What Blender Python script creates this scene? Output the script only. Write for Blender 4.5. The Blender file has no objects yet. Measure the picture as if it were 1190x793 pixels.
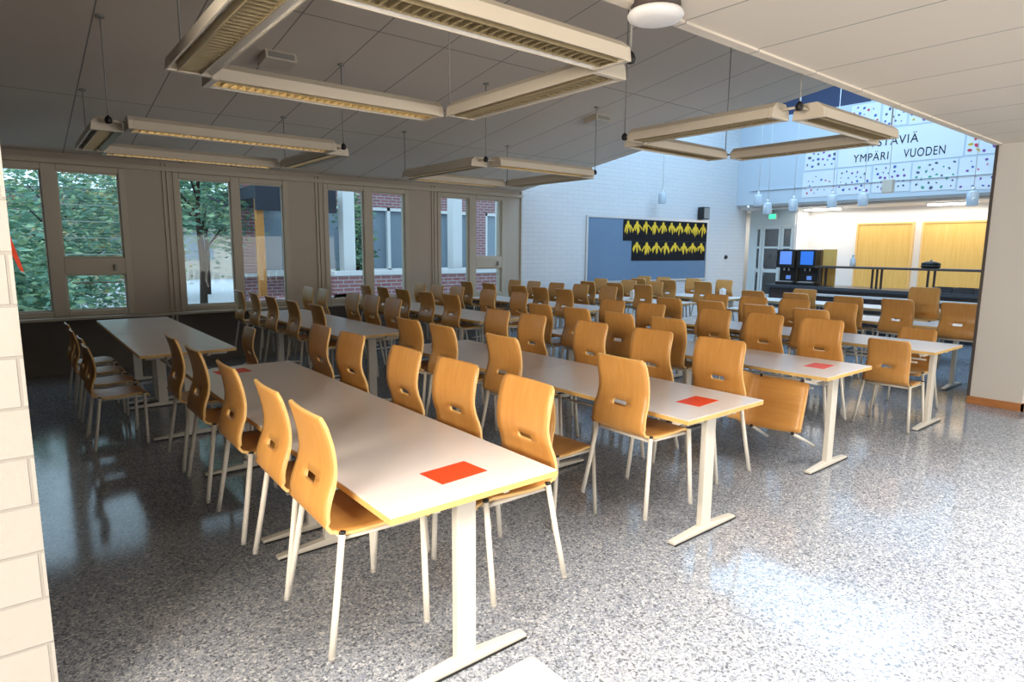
import bpy, math, random
from mathutils import Vector, Matrix
random.seed(7)
S = bpy.context.scene
COL = S.collection
PI = math.pi

# ------------------------------------------------------------------ materials
def new_mat(name):
    m = bpy.data.materials.new(name); m.use_nodes = True
    nt = m.node_tree
    return m, nt, nt.nodes['Principled BSDF']

def plain(name, col, rough=.5, spec=.5, metal=0., bump=0., bscale=200., var=0., vscale=8.):
    m, nt, p = new_mat(name)
    p.inputs['Base Color'].default_value = (*col, 1)
    p.inputs['Roughness'].default_value = rough
    p.inputs['Specular IOR Level'].default_value = spec
    p.inputs['Metallic'].default_value = metal
    tc = nt.nodes.new('ShaderNodeTexCoord')
    n = nt.nodes.new('ShaderNodeTexNoise'); n.inputs['Scale'].default_value = vscale
    nt.links.new(tc.outputs['Object'], n.inputs['Vector'])
    mx = nt.nodes.new('ShaderNodeMix'); mx.data_type = 'RGBA'
    k = 1 - var
    mx.inputs['A'].default_value = (col[0]*k, col[1]*k, col[2]*k, 1)
    mx.inputs['B'].default_value = (min(1, col[0]*(1+var)), min(1, col[1]*(1+var)), min(1, col[2]*(1+var)), 1)
    nt.links.new(n.outputs['Fac'], mx.inputs['Factor'])
    nt.links.new(mx.outputs['Result'], p.inputs['Base Color'])
    if bump:
        n2 = nt.nodes.new('ShaderNodeTexNoise'); n2.inputs['Scale'].default_value = bscale
        nt.links.new(tc.outputs['Object'], n2.inputs['Vector'])
        b = nt.nodes.new('ShaderNodeBump'); b.inputs['Strength'].default_value = bump; b.inputs['Distance'].default_value = .01
        nt.links.new(n2.outputs['Fac'], b.inputs['Height']); nt.links.new(b.outputs['Normal'], p.inputs['Normal'])
    return m

def emit(name, col, strength):
    m, nt, p = new_mat(name)
    p.inputs['Base Color'].default_value = (*col, 1)
    p.inputs['Emission Color'].default_value = (*col, 1)
    p.inputs['Emission Strength'].default_value = strength
    return m

def wood(name, c1, c2, rough=.35, axis=(1, 14, 1), scale=5.):
    m, nt, p = new_mat(name)
    tc = nt.nodes.new('ShaderNodeTexCoord'); mp = nt.nodes.new('ShaderNodeMapping')
    mp.inputs['Scale'].default_value = axis
    nt.links.new(tc.outputs['Object'], mp.inputs['Vector'])
    n = nt.nodes.new('ShaderNodeTexNoise'); n.inputs['Scale'].default_value = scale; n.inputs['Detail'].default_value = 6
    n.inputs['Distortion'].default_value = .6
    nt.links.new(mp.outputs['Vector'], n.inputs['Vector'])
    r = nt.nodes.new('ShaderNodeValToRGB')
    r.color_ramp.elements[0].position = .3; r.color_ramp.elements[0].color = (*c1, 1)
    r.color_ramp.elements[1].position = .7; r.color_ramp.elements[1].color = (*c2, 1)
    nt.links.new(n.outputs['Fac'], r.inputs['Fac']); nt.links.new(r.outputs['Color'], p.inputs['Base Color'])
    p.inputs['Roughness'].default_value = rough
    return m

def terrazzo():
    m, nt, p = new_mat('speckled_linoleum')
    tc = nt.nodes.new('ShaderNodeTexCoord')
    v = nt.nodes.new('ShaderNodeTexVoronoi'); v.inputs['Scale'].default_value = 105; v.inputs['Randomness'].default_value = 1
    nt.links.new(tc.outputs['Object'], v.inputs['Vector'])
    sep = nt.nodes.new('ShaderNodeSeparateColor'); nt.links.new(v.outputs['Color'], sep.inputs['Color'])
    r = nt.nodes.new('ShaderNodeValToRGB'); r.color_ramp.interpolation = 'CONSTANT'
    cols = [(0, (.14, .155, .18)), (.12, (.25, .275, .31)), (.3, (.335, .36, .40)), (.5, (.29, .32, .375)), (.66, (.40, .42, .45)), (.82, (.23, .26, .32)), (.92, (.54, .55, .57))]
    e = r.color_ramp.elements
    e[0].position = 0; e[0].color = (*cols[0][1], 1); e[1].position = cols[1][0]; e[1].color = (*cols[1][1], 1)
    for ps, c in cols[2:]:
        q = e.new(ps); q.color = (*c, 1)
    nt.links.new(sep.outputs['Red'], r.inputs['Fac'])
    v2 = nt.nodes.new('ShaderNodeTexVoronoi'); v2.inputs['Scale'].default_value = 240
    nt.links.new(tc.outputs['Object'], v2.inputs['Vector'])
    sep2 = nt.nodes.new('ShaderNodeSeparateColor'); nt.links.new(v2.outputs['Color'], sep2.inputs['Color'])
    r2 = nt.nodes.new('ShaderNodeValToRGB'); r2.color_ramp.interpolation = 'CONSTANT'
    r2.color_ramp.elements[0].color = (.55, .57, .6, 1); r2.color_ramp.elements[1].position = .25; r2.color_ramp.elements[1].color = (1, 1, 1, 1)
    q = r2.color_ramp.elements.new(.85); q.color = (1.25, 1.25, 1.25, 1)
    nt.links.new(sep2.outputs['Green'], r2.inputs['Fac'])
    mx = nt.nodes.new('ShaderNodeMix'); mx.data_type = 'RGBA'; mx.blend_type = 'MULTIPLY'; mx.inputs['Factor'].default_value = 1
    nt.links.new(r.outputs['Color'], mx.inputs['A']); nt.links.new(r2.outputs['Color'], mx.inputs['B'])
    nt.links.new(mx.outputs['Result'], p.inputs['Base Color'])
    p.inputs['Roughness'].default_value = .11
    p.inputs['Specular IOR Level'].default_value = .5
    return m

def brick(name, c1, c2, mortar, w, h, ms=.008, rough=.7, bump=.5, plane='xz'):
    m, nt, p = new_mat(name)
    tc = nt.nodes.new('ShaderNodeTexCoord'); sp = nt.nodes.new('ShaderNodeSeparateXYZ'); cb = nt.nodes.new('ShaderNodeCombineXYZ')
    nt.links.new(tc.outputs['Object'], sp.inputs['Vector'])
    nt.links.new(sp.outputs[plane[0].upper()], cb.inputs['X']); nt.links.new(sp.outputs[plane[1].upper()], cb.inputs['Y'])
    b = nt.nodes.new('ShaderNodeTexBrick')
    b.inputs['Color1'].default_value = (*c1, 1); b.inputs['Color2'].default_value = (*c2, 1); b.inputs['Mortar'].default_value = (*mortar, 1)
    b.inputs['Scale'].default_value = 1; b.inputs['Mortar Size'].default_value = ms; b.inputs['Mortar Smooth'].default_value = .3
    b.inputs['Brick Width'].default_value = w; b.inputs['Row Height'].default_value = h
    nt.links.new(cb.outputs['Vector'], b.inputs['Vector'])
    nt.links.new(b.outputs['Color'], p.inputs['Base Color'])
    inv = nt.nodes.new('ShaderNodeMath'); inv.operation = 'SUBTRACT'; inv.inputs[0].default_value = 1
    nt.links.new(b.outputs['Fac'], inv.inputs[1])
    n = nt.nodes.new('ShaderNodeTexNoise'); n.inputs['Scale'].default_value = 40; nt.links.new(tc.outputs['Object'], n.inputs['Vector'])
    ad = nt.nodes.new('ShaderNodeMath'); ad.operation = 'MULTIPLY_ADD'; ad.inputs[1].default_value = .25
    nt.links.new(n.outputs['Fac'], ad.inputs[0]); nt.links.new(inv.outputs[0], ad.inputs[2])
    bp = nt.nodes.new('ShaderNodeBump'); bp.inputs['Strength'].default_value = bump; bp.inputs['Distance'].default_value = .01
    nt.links.new(ad.outputs[0], bp.inputs['Height']); nt.links.new(bp.outputs['Normal'], p.inputs['Normal'])
    p.inputs['Roughness'].default_value = rough
    return m

def panels(name, col, seam, w, l, rot=False, rough=.8):
    # ceiling boards: rows of width w across X, boards of length l along Y
    m, nt, p = new_mat(name)
    tc = nt.nodes.new('ShaderNodeTexCoord'); sp = nt.nodes.new('ShaderNodeSeparateXYZ'); cb = nt.nodes.new('ShaderNodeCombineXYZ')
    nt.links.new(tc.outputs['Object'], sp.inputs['Vector'])
    nt.links.new(sp.outputs['Y'], cb.inputs['X']); nt.links.new(sp.outputs['X'], cb.inputs['Y'])
    b = nt.nodes.new('ShaderNodeTexBrick'); b.offset = 0.; b.offset_frequency = 2
    v = .96
    b.inputs['Color1'].default_value = (*col, 1); b.inputs['Color2'].default_value = (col[0]*v, col[1]*v, col[2]*v, 1); b.inputs['Mortar'].default_value = (*seam, 1)
    b.inputs['Scale'].default_value = 1; b.inputs['Mortar Size'].default_value = .006; b.inputs['Mortar Smooth'].default_value = .2
    b.inputs['Brick Width'].default_value = l; b.inputs['Row Height'].default_value = w
    nt.links.new(cb.outputs['Vector'], b.inputs['Vector']); nt.links.new(b.outputs['Color'], p.inputs['Base Color'])
    n = nt.nodes.new('ShaderNodeTexNoise'); n.inputs['Scale'].default_value = 180
    nt.links.new(tc.outputs['Object'], n.inputs['Vector'])
    bp = nt.nodes.new('ShaderNodeBump'); bp.inputs['Strength'].default_value = .15; bp.inputs['Distance'].default_value = .004
    nt.links.new(n.outputs['Fac'], bp.inputs['Height']); nt.links.new(bp.outputs['Normal'], p.inputs['Normal'])
    p.inputs['Roughness'].default_value = rough
    return m

def glass(name, tint=(1, 1, 1), refl=.5):
    m, nt, p = new_mat(name)
    nt.nodes.remove(p)
    out = nt.nodes['Material Output']
    t = nt.nodes.new('ShaderNodeBsdfTransparent'); t.inputs['Color'].default_value = (*tint, 1)
    g = nt.nodes.new('ShaderNodeBsdfGlossy'); g.inputs['Roughness'].default_value = .01
    f = nt.nodes.new('ShaderNodeFresnel'); f.inputs['IOR'].default_value = 1.5
    mu = nt.nodes.new('ShaderNodeMath'); mu.operation = 'MULTIPLY'; mu.inputs[1].default_value = refl * 2
    nt.links.new(f.outputs[0], mu.inputs[0])
    mx = nt.nodes.new('ShaderNodeMixShader')
    nt.links.new(mu.outputs[0], mx.inputs['Fac']); nt.links.new(t.outputs[0], mx.inputs[1]); nt.links.new(g.outputs[0], mx.inputs[2])
    nt.links.new(mx.outputs[0], out.inputs['Surface'])
    return m

M = {}
M['floor'] = terrazzo()
M['ply'] = wood('birch_plywood', (.535, .255, .064), (.61, .31, .088), .34, (1, 9, 1), 4)
M['plyedge'] = wood('plywood_edge', (.72, .45, .15), (.82, .55, .22), .4, (1, 1, 60), 4)
M['cream'] = plain('cream_lacquered_steel', (.66, .63, .56), .35, .5, var=.03)
M['black'] = plain('black_plastic', (.012, .012, .012), .4)
M['mat'] = plain('beige_mat', (.56, .51, .47), .6, .3, bump=.1)
M['lam'] = plain('pale_laminate', (.74, .69, .67), .3, .5, var=.03, vscale=3)
M['tedge'] = wood('table_edge_beech', (.66, .42, .13), (.76, .5, .18), .4, (1, 1, 1), 6)
M['red'] = plain('orange_red_plastic', (.80, .06, .012), .5, var=.03)
M['ceil'] = panels('ceiling_board', (.74, .66, .57), (.28, .25, .22), .62, 2.4)
M['soffit'] = panels('soffit_board', (.76, .69, .59), (.35, .33, .3), .64, 30)
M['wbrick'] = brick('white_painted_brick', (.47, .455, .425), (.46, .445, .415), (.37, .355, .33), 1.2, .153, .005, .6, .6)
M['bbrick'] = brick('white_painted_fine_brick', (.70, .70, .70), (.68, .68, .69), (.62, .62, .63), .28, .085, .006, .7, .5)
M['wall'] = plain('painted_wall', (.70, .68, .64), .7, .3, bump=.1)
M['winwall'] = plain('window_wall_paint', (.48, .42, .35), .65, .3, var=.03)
M['lowwall'] = plain('dark_lower_wall', (.16, .14, .12), .6, .3)
M['frame'] = plain('window_frame_paint', (.50, .44, .35), .5, .4)
M['glass'] = glass('window_glass', (.92, .97, .97), .13)
M['blind'] = plain('aluminium_blind', (.62, .66, .62), .4)
M['bluewall'] = plain('atrium_white_wall', (.58, .65, .71), .7)
M['navy'] = plain('navy_paint', (.035, .05, .11), .6)
M['kwall'] = plain('kitchen_white_wall', (.82, .80, .77), .6)
M['yellowwood'] = wood('pale_pine_shutter', (.70, .42, .10), (.78, .50, .15), .5, (1, 12, .6), 3)
M['dark'] = plain('dark_counter_laminate', (.05, .055, .065), .35, var=.1)
M['counterfront'] = plain('dark_counter_front', (.045, .05, .06), .5)
M['shelfwood'] = plain('dark_shelf', (.07, .055, .05), .5)
M['pin'] = plain('blue_grey_pinboard', (.17, .25, .36), .9, .1, var=.05, bump=.2)
M['alu'] = plain('aluminium', (.72, .72, .72), .35, .5, .6)
M['leaf'] = plain('yellow_paint', (.92, .58, .03), .7, var=.15, vscale=30)
M['paperblack'] = plain('black_paper', (.014, .012, .015), .8, .2)
M['paper'] = plain('white_paper', (.80, .82, .84), .85, .1)
M['ink'] = plain('black_ink', (.02, .02, .03), .8, .1)
for n, c in dict(dot_red=(.62, .08, .12), dot_blue=(.1, .16, .42), dot_green=(.1, .36, .24), dot_purple=(.25, .12, .38), dot_yellow=(.7, .5, .08), dot_grey=(.12, .14, .2)).items():
    M[n] = plain(n, c, .8, .1)
M['base'] = wood('baseboard_wood', (.42, .16, .045), (.52, .21, .06), .45, (1, 1, 8), 5)
M['lampbody'] = plain('lamp_housing_cream', (.62, .56, .46), .4, .4)
M['louver'] = plain('lamp_louver_bronze', (.42, .34, .2), .35, .5, .3)
M['reflector'] = plain('lamp_reflector', (.8, .77, .7), .35, .5, 0.)
M['tubeoff'] = plain('lamp_tube_unlit', (.8, .78, .72), .3)
M['tubeon'] = emit('lamp_tube_lit', (1, .80, .5), 8)
M['teal'] = plain('pale_teal_door_frame', (.64, .72, .73), .5)
M['doorglass'] = glass('door_glass', (.35, .4, .46), .5)
M['screen'] = emit('lit_screen_blue', (.03, .16, .6), .55)
M['screen2'] = emit('lit_screen_pale', (.12, .25, .65), .6)
M['exit'] = emit('exit_sign_green', (.05, .75, .35), 1.6)
M['klight'] = emit('kitchen_ceiling_lamp', (1, .96, .88), 9)
M['pend'] = plain('pale_blue_glass', (.74, .84, .93), .2, .5)
M['pend'].node_tree.nodes['Principled BSDF'].inputs['Transmission Weight'].default_value = .35
M['grey'] = plain('grey_metal', (.3, .29, .27), .5)
M['bark'] = plain('bark', (.07, .05, .04), .9, .1, var=.3, vscale=20)
M['leafA'] = plain('leaves_dark', (.14, .28, .19), .6, .3, var=.5, vscale=3)
M['leafB'] = plain('leaves_light', (.32, .46, .26), .6, .3, var=.5, vscale=3)
M['leafC'] = plain('leaves_yellow', (.50, .36, .14), .6, .3, var=.4, vscale=3)
M['paving'] = plain('pale_paving', (.58, .58, .6), .8, .2, var=.08)
M['redbrick'] = brick('red_brick', (.36, .15, .14), (.30, .12, .13), (.46, .42, .44), .26, .085, .012, .8, .4)
M['white'] = plain('white_paint', (.78, .78, .78), .5)
M['post'] = wood('orange_timber', (.42, .16, .035), (.5, .22, .05), .5, (1, 1, 6), 4)
M['darkglass'] = plain('sky_tinted_window_pane', (.22, .28, .34), .08)  # reflected sky is mixed into the blue-grey pane colour
M['roofdark'] = plain('dark_roof', (.02, .022, .035), .7)
M['hose'] = plain('yellow_plastic', (.7, .6, .1), .5)

# ------------------------------------------------------------------ mesh helper
class B:
    def __init__(s): s.v = []; s.f = []; s.m = []; s.sm = []
    def add(s, vs, fs, mi=0, smooth=False):
        o = len(s.v); s.v += [tuple(v) for v in vs]
        for f in fs: s.f.append([o+i for i in f]); s.m.append(mi); s.sm.append(smooth)
    def box(s, x0, x1, y0, y1, z0, z1, mi=0, T=None):
        vs = [Vector((x, y, z)) for z in (z0, z1) for y in (y0, y1) for x in (x0, x1)]
        if T: vs = [T @ v for v in vs]
        s.add(vs, [(0, 2, 3, 1), (4, 5, 7, 6), (0, 1, 5, 4), (1, 3, 7, 5), (3, 2, 6, 7), (2, 0, 4, 6)], mi)
    def prism(s, pts, y0, y1, mi=0, axis='y', T=None, smooth=False):
        # closed 2D outline extruded along an axis
        n = len(pts)
        def P(a, b, c):
            v = Vector((a, c, b)) if axis == 'y' else (Vector((c, a, b)) if axis == 'x' else Vector((a, b, c)))
            return T @ v if T else v
        vs = [P(a, b, y0) for a, b in pts] + [P(a, b, y1) for a, b in pts]
        s.add(vs, [tuple(range(n)), tuple(range(2*n-1, n-1, -1))], mi)
        o = len(s.v) - 2*n
        for i in range(n):
            j = (i+1) % n
            s.f.append([o+i, o+n+i, o+n+j, o+j]); s.m.append(mi); s.sm.append(smooth)
    def tube(s, pts, r, n=10, mi=0, cap=True, r2=None):
        pts = [Vector(p) for p in pts]; k = len(pts); rings = []
        for i, p in enumerate(pts):
            d = (pts[min(i+1, k-1)] - pts[max(i-1, 0)]).normalized()
            a = Vector((0, 0, 1)) if abs(d.z) < .9 else Vector((1, 0, 0))
            u = d.cross(a).normalized(); w = d.cross(u)
            rr = r if r2 is None else r + (r2-r)*i/(k-1)
            rings.append([p + (u*math.cos(2*PI*j/n) + w*math.sin(2*PI*j/n))*rr for j in range(n)])
        o = len(s.v); s.v += [tuple(q) for ring in rings for q in ring]
        for i in range(k-1):
            for j in range(n):
                a, b = o+i*n+j, o+i*n+(j+1) % n
                s.f.append([a, b, b+n, a+n]); s.m.append(mi); s.sm.append(True)
        if cap:
            s.f.append([o+j for j in range(n)]); s.m.append(mi); s.sm.append(False)
            s.f.append([o+(k-1)*n+j for j in range(n-1, -1, -1)]); s.m.append(mi); s.sm.append(False)
    def lathe(s, prof, cx=0, cy=0, n=20, mi=0):
        o = len(s.v); k = len(prof)
        for r, z in prof:
            for j in range(n): s.v.append((cx+r*math.cos(2*PI*j/n), cy+r*math.sin(2*PI*j/n), z))
        for i in range(k-1):
            for j in range(n):
                a, b = o+i*n+j, o+i*n+(j+1) % n
                s.f.append([a, b, b+n, a+n]); s.m.append(mi); s.sm.append(True)
        s.f.append([o+j for j in range(n-1, -1, -1)]); s.m.append(mi); s.sm.append(False)
        s.f.append([o+(k-1)*n+j for j in range(n)]); s.m.append(mi); s.sm.append(False)
    def build(s, name, mats, parent=None, loc=(0, 0, 0), bevel=0., fix=True):
        me = bpy.data.meshes.new(name); me.from_pydata(s.v, [], s.f)
        if not isinstance(mats, (list, tuple)): mats = [mats]
        for m in mats: me.materials.append(M[m])
        me.polygons.foreach_set('material_index', s.m)
        me.polygons.foreach_set('use_smooth', s.sm)
        me.update()
        if fix:
            import bmesh
            bm = bmesh.new(); bm.from_mesh(me); bmesh.ops.recalc_face_normals(bm, faces=bm.faces); bm.to_mesh(me); bm.free()
        o = bpy.data.objects.new(name, me); o.location = loc; COL.objects.link(o)
        if parent: o.parent = parent
        if bevel:
            md = o.modifiers.new('bevel', 'BEVEL'); md.width = bevel; md.segments = 2; md.limit_method = 'ANGLE'
        return o

def tag(o, label, cat, group=None, kind=None):
    o['label'] = label; o['category'] = cat
    if group: o['group'] = group
    if kind: o['kind'] = kind
    return o
def thing(name, label, cat, loc=(0, 0, 0), rz=0., group=None):
    o = bpy.data.objects.new(name, None); o.empty_display_size = .1; COL.objects.link(o)
    o.location = loc; o.rotation_euler = (0, 0, rz)
    return tag(o, label, cat, group)
def struct(o): o['kind'] = 'structure'; return o
def copy_tree(o, parent=None):
    c = o.copy(); COL.objects.link(c)
    if parent: c.parent = parent
    for ch in list(o.children): copy_tree(ch, c)
    return c

ORD = ['first', 'second', 'third', 'fourth', 'fifth', 'sixth', 'seventh', 'eighth', 'ninth', 'tenth']

# ------------------------------------------------------------------ camera
fw = Vector((0.62132103, 0.76983094, -0.14601543)); rt = Vector((0.77885303, -0.62716038, 0.00760402)); up = Vector((0.08572129, 0.1184491, 0.98925309))
cd = bpy.data.cameras.new('camera'); cam = bpy.data.objects.new('camera', cd); COL.objects.link(cam)
cam.matrix_world = Matrix(((rt.x, up.x, -fw.x, 0), (rt.y, up.y, -fw.y, 0), (rt.z, up.z, -fw.z, 1.551), (0, 0, 0, 1)))
cd.sensor_width = 36; cd.lens = 722.53/1190*36; cd.clip_start = .05; cd.clip_end = 200
S.camera = cam

# ------------------------------------------------------------------ room shell
YW = 9.2            # inner face of the window wall
XC = 7.63           # where the low sloped ceiling stops
SL = .145           # ceiling slope
def zc(y): return 2.632 + SL*(YW-y)
b = B(); b.box(-4, 17.5, -8, 9.45, -.2, 0); struct(b.build('floor', 'floor'))
# sloped ceiling slab
b = B(); b.prism([(1.95, zc(1.95)), (9.45, zc(9.45)), (9.45, zc(9.45)+.2), (1.95, zc(1.95)+.2)], -1.6, XC, 0, 'x')
struct(b.build('ceiling', 'ceil'))
# soffit over the foreground
b = B(); b.box(-4, 17.5, -8, 1.95, 2.612, 2.75); struct(b.build('ceiling_soffit', 'soffit'))
b = B(); b.box(-4, 17.5, 1.90, 1.96, 2.60, 2.64); b.box(-4, 17.5, 1.80, 1.95, 2.76, 5.8); struct(b.build('trim_1', 'soffit'))
# atrium: edge face over the low ceiling, roof with a skylight opening
b = B(); b.box(XC-.1, XC, 1.95, 9.4, 3.86, 5.8); struct(b.build('wall_atrium_left', 'bluewall'))
b = B(); b.box(XC, 16, 1.9, 3.0, 5.6, 5.8); b.box(XC, 16, 8.2, 9.4, 5.6, 5.8); b.box(XC, 8.6, 3, 8.2, 5.6, 5.8); b.box(13.4, 16, 3, 8.2, 5.6, 5.8)
for x in (9.8, 11.0, 12.2): b.box(x-.04, x+.04, 3, 8.2, 5.62, 5.78)
struct(b.build('ceiling_atrium', 'bluewall'))
b = B(); b.box(8.6, 13.4, 3, 8.2, 5.69, 5.70); o = b.build('window_skylight', 'glass'); struct(o)

# window wall with openings
WIN = [(-.24, .384, .528, 1.155), (1.824, 2.457, 2.568, 3.166), (3.834, 4.419, 4.564, 5.146), (5.84, 6.429, 6.576, 7.158)]
ZB, ZT = .769, 2.432
FW = .07
b = B()
xs = -1.6
for (a0, a1, b0, b1) in WIN:
    b.box(xs, a0-FW, YW, YW+.25, ZB-FW, ZT+FW); xs = b1+FW
b.box(xs, XC+.05, YW, YW+.25, ZB-FW, ZT+FW)
b.box(-1.6, XC+.05, YW, YW+.25, ZT+FW, 2.75)
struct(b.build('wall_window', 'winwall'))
b = B(); b.box(-1.6, XC+.05, YW, YW+.25, 0, ZB-FW); struct(b.build('wall_window_base', 'lowwall'))
# vertical cover strips between window units
b = B()
for (a0, a1, b0, b1) in WIN:
    for q in (a0-.19, a0-.14): b.box(q, q+.025, YW-.02, YW, .5, 2.60)
b.box(XC-.035, XC-.005, YW-.03, YW, 0, 2.62)
b.box(-1.6, XC, YW-.05, YW, ZT+.075, ZT+.13)
struct(b.build('trim_2', 'frame'))
b = B(); b.box(-1.6, XC, YW-.16, YW, ZB-FW-.03, ZB-FW); struct(b.build('trim_3', 'frame'))
for i, (a0, a1, b0, b1) in enumerate(WIN):
    y0, y1 = YW-.015, YW+.11
    f = B()
    f.box(a0-FW, a0, y0, y1, ZB-FW, ZT+FW); f.box(b1, b1+FW, y0, y1, ZB-FW, ZT+FW); f.box(a1, b0, y0, y1, ZB-FW, ZT+FW)
    for p, q in ((a0, a1), (b0, b1)):
        f.box(p, q, y0, y1, ZT, ZT+FW); f.box(p, q, y0, y1, ZB-FW, ZB)
    sh = i in (0, 3)
    if sh: f.box(b0, b1, y0, y1, 1.21, 1.41)
    w = f.build('window_%d' % (i+1), 'frame', bevel=.008); struct(w)
    def pane(p, q, z0, z1):
        g = B(); g.box(p, q, YW+.05, YW+.056, z0, z1); g.build('pane', 'glass', w)
        d = B()   # slim glazing bead
        for (u0, u1, v0, v1) in ((p, p+.018, z0, z1), (q-.018, q, z0, z1), (p+.018, q-.018, z0, z0+.018), (p+.018, q-.018, z1-.018, z1)):
            d.box(u0, u1, YW+.02, YW+.05, v0, v1)
        d.build('glazing_bead', 'frame', w)
    pane(a0, a1, ZB, ZT)
    if sh: pane(b0, b1, ZB, 1.21); pane(b0, b1, 1.41, ZT)
    else: pane(b0, b1, ZB, ZT)
    if sh:
        h = B(); h.box((b0+b1)/2-.25, (b0+b1)/2+.25, YW-.05, YW-.03, 1.10, 1.115)
        h.box(b1-.12, b1-.10, YW-.06, YW-.012, 1.25, 1.33)
        h.build('handle', 'grey', w)
    if i == 0:
        s = B()
        for k in range(30):
            z = 1.45 + k*.033
            T = Matrix.Translation((0, YW+.085, z)) @ Matrix.Rotation(-.06 if k % 6 else .55, 4, 'X')
            s.box(b0+.02, b1-.02, -.012, .012, -.0006, .0006, 0, T)
        s.build('blind', 'blind', w)

# board wall (white painted brick) running back from the corner
ANG = math.atan2(8.73-9.2, 14.8-7.63)
TB = Matrix.Translation((XC, YW, 0)) @ Matrix.Rotation(ANG, 4, 'Z')
b = B(); b.box(0, 7.03, 0, .25, 0, 5.6)
o = b.build('wall_board', 'bbrick'); o.matrix_world = TB; struct(o)
def bpt(x, y, z): return TB @ Vector((x, y, z))
def bloc(X): return (X-XC)/math.cos(ANG)
# kitchen end: bulkhead, partition, back wall
XB = 14.2
b = B(); b.box(XB, XB+.18, 1.9, 8.80, 2.66, 4.64); b.box(XB-.03, XB, 1.95, 8.42, 2.985, 3.0); struct(b.build('wall_bulkhead', 'bluewall'))
b = B(); b.box(XB+.05, XB+.2, 1.9, 8.9, 4.64, 5.6); struct(b.build('wall_clerestory', 'navy'))
b = B(); b.box(XB-.02, XB+.20, 1.95, 8.42, 2.60, 2.66); struct(b.build('trim_4', 'grey'))
b = B(); b.box(XB+.18, 17, 1.9, 9.3, 2.56, 2.62); struct(b.build('ceiling_kitchen', 'kwall'))
b = B(); b.box(15.5, 15.6, 1.9, 7.60, 0, 2.6); struct(b.build('wall_kitchen_back', 'kwall'))
b = B(); b.box(14.9, 15.55, 7.55, 7.62, 0, 2.56); struct(b.build('wall_kitchen_side', 'kwall'))
b = B(); b.box(16.6, 16.7, 7.0, 9.6, 0, 2.6); b.box(14.9, 16.7, 9.3, 9.4, 0, 2.6); struct(b.build('wall_corridor', 'wall'))
# pillar wall on the right
b = B(); b.box(7.7, 17, 1.5, 1.93, 0, 2.612); struct(b.build('wall_right_pillar', 'wall'))
b = B(); b.box(7.685, 7.70, 1.93, 1.955, 0, 2.61); struct(b.build('trim_5', 'shelfwood'))
b = B(); b.box(7.68, 7.70, 1.48, 1.95, 0, .075); b.box(7.68, 12, 1.48, 1.50, 0, .075); struct(b.build('baseboard_right', 'base'))
# white brick wall on the left
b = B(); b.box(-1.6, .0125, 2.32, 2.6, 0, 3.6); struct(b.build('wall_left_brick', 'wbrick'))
b = B(); b.box(-1.75, -1.6, 2.3, 9.45, 0, 4); struct(b.build('wall_left', 'lowwall'))
# foreground shell behind the camera
b = B(); b.box(-4, 17.5, -8.15, -8, 0, 2.7); struct(b.build('wall_back', 'wall'))
b = B(); b.box(-4.15, -4, -8, 2.6, 0, 3.6); b.box(-4, -1.6, 2.32, 2.6, 0, 3.6); struct(b.build('wall_lobby_left', 'wall'))
b = B(); b.box(17, 17.15, -8, 9.4, 0, 5.6); struct(b.build('wall_lobby_right', 'wall'))

# ------------------------------------------------------------------ ply chair
def catmull(pts, sub=4):
    P = [pts[0]] + list(pts) + [pts[-1]]; out = []
    for i in range(1, len(P)-2):
        for k in range(sub):
            t = k/sub; o = []
            for a, b_, c, d in zip(P[i-1], P[i], P[i+1], P[i+2]):
                o.append(.5*((2*b_) + (-a+c)*t + (2*a-5*b_+4*c-d)*t*t + (-a+3*b_-3*c+d)*t**3))
            out.append(tuple(o))
    out.append(tuple(pts[-1])); return out

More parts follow.
